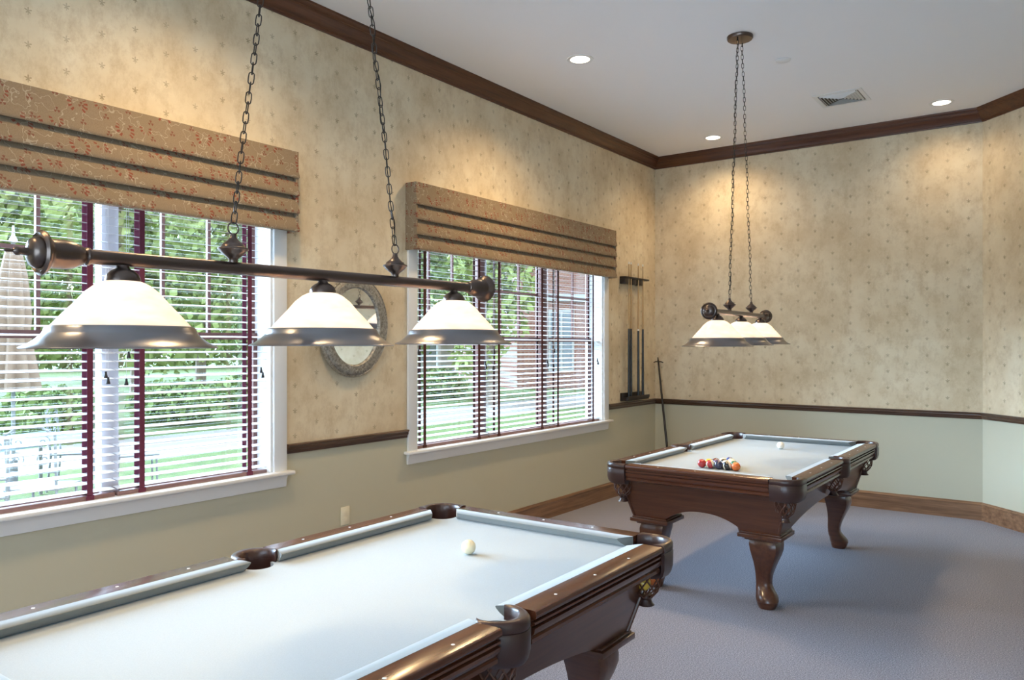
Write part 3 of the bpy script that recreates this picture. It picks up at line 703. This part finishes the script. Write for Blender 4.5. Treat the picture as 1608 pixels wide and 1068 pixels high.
# ------------------------------------------------------------------ oval mirror
mr = empty('oval_mirror', (-4.652, -.026, 1.722), .028, 'oval wall mirror in a textured silver frame, partly behind the lamp shades', 'mirror')
mr.rotation_euler.x = .043
rs = []
for j in range(72):
    th = 2 * PI * j / 72; c_, s_ = math.cos(th), math.sin(th); ring = []
    for f, y in ((0, 0), (0, -.014), (.08, -.024), (.18, -.020), (.26, -.028), (.55, -.034), (.8, -.026), (.9, -.028), (1, -.018), (1, 0)):
        ra = .309 + (.216 - .309) * f; rb = .342 + (.258 - .342) * f; ring.append((ra * c_, y, rb * s_))
    rs.append(ring)
MB().rings(rs, True, False, loop=True).build('mirror_frame', M['frame'], mr, smooth=40)
MB().rings([[(.222 * math.cos(2 * PI * j / 72), y, .264 * math.sin(2 * PI * j / 72)) for j in range(72)] for y in (-.012, -.008)]).build('mirror_glass', M['mirror'], mr, smooth=30)

# ------------------------------------------------------------------ outlet
ou = empty('wall_outlet', (-4.707, 0, .457), 0, 'ivory electrical outlet low on the wall behind the near pool table', 'outlet')
MB().bbox(-.038, -.007, -.06, .038, -.0002, .06, .003).build('cover_plate', M['outlet'], ou)
for z in (-.022, .022):
    MB().rings([[(.017 * math.cos(2 * PI * j / 20), y, z + .014 * math.sin(2 * PI * j / 20)) for j in range(20)] for y in (-.009, -.006)]).box(-.008, -.0098, z - .004, -.005, -.0088, z + .006).box(.005, -.0098, z - .004, .008, -.0088, z + .006).build('socket', M['outlet'], ou)

# ------------------------------------------------------------------ cue rack, cues, bridge stick
rk = empty('cue_rack', (-.60, 0, 1.0), 0, 'black wall cue rack between the second window and the corner', 'cue rack')
r1 = MB().bbox(-.26, -.075, 1.315, .30, -.0005, 1.333, .003)
for x in (-.215, -.035, .125): r1.bbox(x - .045, -.065, 1.255, x + .045, -.0005, 1.315, .004)
r1.build('top_bracket', M['black_wood'], rk)
MB().bbox(-.25, -.09, .02, .26, -.035, .038, .003).bbox(-.25, -.09, .002, .26, -.0345, .02, .003).bbox(-.25, -.034, .0, .26, -.0005, .085, .003).bbox(-.25, -.10, .02, .26, -.09, .052, .003).build('base_tray', M['black_wood'], rk)
def cue(x, y, label, joint):
    root = empty('pool_cue', (x, y, 1.0385), 0, label, 'pool cue', 'cues standing in the wall rack')
    MB().lathe([(.010, 0), (.0145, .003), (.0145, .04), (.0125, .4), (.0108, .715)], 14).build('butt', M['cue_butt'], root)
    MB().lathe([(.0106, .715), (.0106, .735)], 14).build('joint_collar', M[joint], root)
    MB().lathe([(.0104, .735), (.0075, 1.1), (.0062, 1.43)], 12).build('shaft', M['cue_shaft'], root)
    MB().lathe([(.0063, 1.43), (.0063, 1.45), (.005, 1.455)], 12).build('tip', M['sight'], root)
cue(-.765, -.062, 'leftmost cue in the wall rack, black butt and pale shaft', 'cue_butt'); cue(-.715, -.062, 'second cue from the left in the wall rack, close beside the first', 'cue_butt')
cue(-.545, -.062, 'third cue in the wall rack with a white joint collar', 'sight'); cue(-.435, -.062, 'rightmost cue in the wall rack, nearest the corner', 'cue_butt')
def stick(p0, p1, label):
    p0, p1 = Vector(p0), Vector(p1); root = empty('bridge_stick', p0, 0, label, 'bridge stick'); d = p1 - p0
    MB().tube([(0, 0, 0), tuple(d * .5), tuple(d)], [.015, .013, .010], 12).build('shaft', M['black_wood'], root)
    u = d.normalized(); hz = Vector((0.35, -1, 0)).normalized(); c = d * .985
    MB().tube([tuple(c - hz * .055 - u * .012), tuple(c - hz * .03), tuple(c), tuple(c + hz * .03), tuple(c + hz * .055 - u * .012)], .0055, 8).tube([tuple(c), tuple(c + u * .05)], [.008, .006], 8).build('bridge_head', M['black'], root)
stick((-.35, -.365, 0.012), (-.035, -.055, 1.43), 'black bridge stick leaning in the corner beside the cue rack')

# ------------------------------------------------------------------ outside
GZ = -.15
struct(MB().box(-60, .22, GZ - .2, 80, 90, GZ).build('lawn', M['lawn'], smooth=0))
struct(MB().box(-14, .21, GZ - .1, 6, 4.6, GZ + .02).box(-10, 7.6, GZ - .1, 60, 10.2, GZ + .015).build('path', M['concrete'], smooth=0))
def leafcloud(mb, c, r, n, s, seed):
    rnd = random.Random(seed)
    for i in range(n):
        while True:
            p = Vector((rnd.uniform(-1, 1), rnd.uniform(-1, 1), rnd.uniform(-1, 1)))
            if .35 < p.length < 1: break
        p = Vector((c[0] + p.x * r[0], c[1] + p.y * r[1], c[2] + p.z * r[2]))
        a = Vector((rnd.gauss(0, 1), rnd.gauss(0, 1), rnd.gauss(0, 1))).normalized(); b = a.orthogonal().normalized(); q = s * rnd.uniform(.6, 1.4)
        k = a.cross(b)
        mb.add([p - b * q, p - k * q * .5, p + b * q, p + k * q * .5], [(0, 1, 2, 3)])
def tree(x, y, h, r, label, m='leaf', n=2600, seed=1, trunk=.16):
    root = empty('tree', (x, y, GZ), 0, label, 'tree', 'leafy trees outside the windows')
    MB().tube([(0, 0, 0), (.05, .03, h * .3), (-.05, .05, h * .6), (0, 0, h * .85)], [trunk * 1.4, trunk, trunk * .8, trunk * .3], 10).build('trunk', M['bark'], root)
    cr = MB(); rnd = random.Random(seed)
    for k in range(7):
        a = rnd.uniform(0, 6.28); d = rnd.uniform(0, .5) * r
        leafcloud(cr, (d * math.cos(a), d * math.sin(a), h * (.30 + .62 * k / 6)), (r * .62, r * .62, h * .22), n // 7, .13 + r * .02, seed * 31 + k)
    cr.build('crown', M[m], root, smooth=0)
def dirp(px, dist):      # ground point seen in the direction of a column of the photo
    an = .6303 - math.atan((px - 804) / 1220.9); return (-8.247 + dist * math.cos(an), -3.967 + dist * math.sin(an))
for i, (px, d, h, r, m, lab) in enumerate([(-70, 22, 8, 2.6, 'leaf', 'broad light green tree behind the closed patio umbrella'), (50, 33, 11, 3.4, 'leaf', 'tall light green tree beyond the lawn in the near window'), (150, 44, 13, 4.4, 'leaf2', 'darker tree far back behind the maroon tapes'),
      (215, 27, 9, 2.6, 'leaf', 'bright leafy tree in the middle of the near window'), (315, 35, 12, 3.0, 'leaf', 'wide bright tree filling the right side of the near window'), (425, 42, 12, 4.4, 'leaf2', 'deep green tree near the white casing of the near window'),
      (640, 28, 11, 3.2, 'leaf2', 'deep green tree at the left edge of the second window'), (700, 56, 15, 4.6, 'leaf', 'light green tree above the small white house'), (772, 23, 9, 1.7, 'leaf', 'slender light green tree left of the brick building')]):
    x, y = dirp(px, d); tree(x, y, h, r, lab, m, 5200, i + 3)
hd = MB(); h0, h1 = dirp(-200, 62), dirp(800, 84)
for k in range(16): leafcloud(hd, (h0[0] + (h1[0] - h0[0]) * k / 15, h0[1] + (h1[1] - h0[1]) * k / 15, 2.6), (3.6, 2.2, 2.9), 1100, .3, 500 + k)
for k in range(9): leafcloud(hd, (h0[0] - 3.4 * (k + 1), h0[1] - .8 * (k + 1), 2.9), (3.6, 2.2, 3.2), 1000, .3, 700 + k)
tag(hd.build('hedge', M['leaf'], loc=(0, 0, GZ), smooth=0), 'long tall green hedge closing off the lawn behind the trees', 'hedge')
for i, (px, d, lab) in enumerate([(75, 17, 'round shrub on the lawn behind the patio table'), (275, 19, 'round shrub beside the garden path in the near window'), (385, 22, 'low shrub near the right casing of the near window'), (690, 26, 'low shrub beside the small white house')]):
    x, y = dirp(px, d); s = MB(); leafcloud(s, (0, 0, .45), (1.0, 1.0, .55), 1500, .09, i + 77)
    o = s.build('shrub', M['leaf2'], loc=(x, y, GZ), smooth=0); tag(o, lab, 'shrub')
# brick building and small house
x, y = dirp(812, 31); bd = empty('brick_building', (x, y, GZ), -.55, 'red brick building with white windows seen through the second window', 'building')
MB().box(0, 0, 0, 14, 8, 7.5).build('brick_wall', M['brick'], bd, smooth=0)
MB().box(-.2, -.15, 3.55, 14.2, -.001, 3.85).build('cornice', M['siding'], bd, smooth=0)
for k in range(4):
    wx = 1.35 + k * 2.6; wn = MB().box(wx, -.08, .7, wx + 1.15, -.001, 3.2).build('building_window', M['siding'], bd, smooth=0)
    MB().box(wx + .1, -.1, .8, wx + .52, -.081, 3.1).box(wx + .63, -.1, .8, wx + 1.05, -.081, 3.1).build('pane', M['pane_dark'], wn, smooth=0)
MB().box(-.3, -.3, 7.5, 14.3, 8.3, 7.8).build('roof_slab', M['roof'], bd, smooth=0)
x, y = dirp(715, 44); hs = empty('white_house', (x, y, GZ), -.9, 'small white porch house far back in the second window', 'building')
MB().box(-3, 1.4, 0, 3, 5, 2.7).build('house_wall', M['siding'], hs, smooth=0)
MB().rings([[(-3.4, -.2, 2.7), (3.4, -.2, 2.7), (3.4, 5.4, 2.7), (-3.4, 5.4, 2.7)], [(-2.2, 2.2, 4.3), (2.2, 2.2, 4.3), (2.2, 3, 4.3), (-2.2, 3, 4.3)]]).build('roof', M['roof'], hs, smooth=0)
for k in range(4): MB().tube([(-2.8 + k * 1.87, 0, 0), (-2.8 + k * 1.87, 0, 2.7)], .13, 10).build('porch_column', M['siding'], hs)
for k in (-1, 1): MB().box(k * 1.5 - .5, 1.3, .8, k * 1.5 + .5, 1.399, 2.1).build('house_window', M['pane_dark'], hs, smooth=0)
# closed patio umbrella
x, y = dirp(21, 11.2); um = empty('patio_umbrella', (x, y, GZ), 0, 'closed beige patio umbrella outside the near window', 'umbrella')
MB().tube([(0, 0, 0), (0, 0, 2.98)], .022, 10).build('pole', M['iron_white'], um)
MB().lathe([(.26, 0), (.27, .03), (.2, .06), (.05, .09), (.045, .35), (.03, .36)], 24).build('umbrella_base', M['iron_white'], um)
MB().lathe([(.008, 2.98), (.05, 3.0), (.045, 3.03), (.02, 3.08), (.012, 3.2)], 14).build('finial', M['siding'], um)
rs = []
for z, r_, am in ((2.96, .045, .0), (2.9, .08, .1), (2.6, .13, .18), (2.1, .165, .22), (1.9, .15, .2), (1.55, .20, .24), (1.25, .235, .28), (1.2, .23, .28)):
    rs.append([(r_ * (1 + am * math.sin(8 * 2 * PI * k / 64)) * math.cos(2 * PI * k / 64), r_ * (1 + am * math.sin(8 * 2 * PI * k / 64)) * math.sin(2 * PI * k / 64), z) for k in range(64)])
MB().rings(rs).build('furled_canopy', M['umbrella'], um, smooth=60)
# patio table and chairs
x, y = dirp(30, 9.9); pt = empty('patio_table', (x, y, GZ), .35, 'pale blue patio table below the closed umbrella', 'table')
MB().bbox(-.75, -.5, .70, .75, .5, .73, .01).build('tabletop', M['blue_table'], pt)
for sx in (-1, 1):
    for sy in (-1, 1): MB().tube([(sx * .66, sy * .42, 0), (sx * .6, sy * .36, .70)], .02, 8).build('leg', M['iron_white'], pt)
def iron_chair():
    root = empty('patio_chair')
    MB().bbox(-.22, -.22, .43, .22, .22, .45, .006).build('seat', M['iron_white'], root)
    for sx in (-1, 1):
        MB().tube([(sx * .2, -.2, 0), (sx * .19, -.19, .43)], .012, 6).build('leg', M['iron_white'], root)
        MB().tube([(sx * .22, .25, 0), (sx * .2, .21, .43), (sx * .21, .26, .95)], .012, 6).build('leg', M['iron_white'], root)
    bk_ = MB().tube([(-.21, .26, .93), (-.1, .26, 1.0), (.1, .26, 1.0), (.21, .26, .93)], .011, 6).tube([(-.2, .235, .6), (.2, .235, .6)], .009, 6)
    for cx_ in (-.11, .11):
        for s_ in (1, -1):
            bk_.tube([(cx_ + s_ * (.012 + .0042 * i) * math.cos(i * .62) * (1 if cx_ > 0 else -1), .25, .79 + s_ * .075 + (.012 + .0042 * i) * math.sin(i * .62)) for i in range(14)], .006, 5)
    bk_.build('scroll_back', M['iron_white'], root); return root
ch0 = iron_chair()
for i, (px, d, rz, lab) in enumerate([(70, 8.3, 2.3, 'wrought iron patio chair on the window side of the blue table'), (118, 10.9, .9, 'wrought iron patio chair at the right end of the blue table'), (-40, 8.0, 2.9, 'wrought iron patio chair below the left edge of the near window'), (215, 10.4, 1.2, 'wrought iron patio chair standing apart behind the pale mullion')]):
    o = ch0 if i == 0 else copy_tree(ch0); x, y = dirp(px, d); o.location = (x, y, GZ + .02 if y < 4.6 else GZ); o.rotation_euler = (0, 0, rz); tag(o, lab, 'chair', 'iron chairs on the patio')
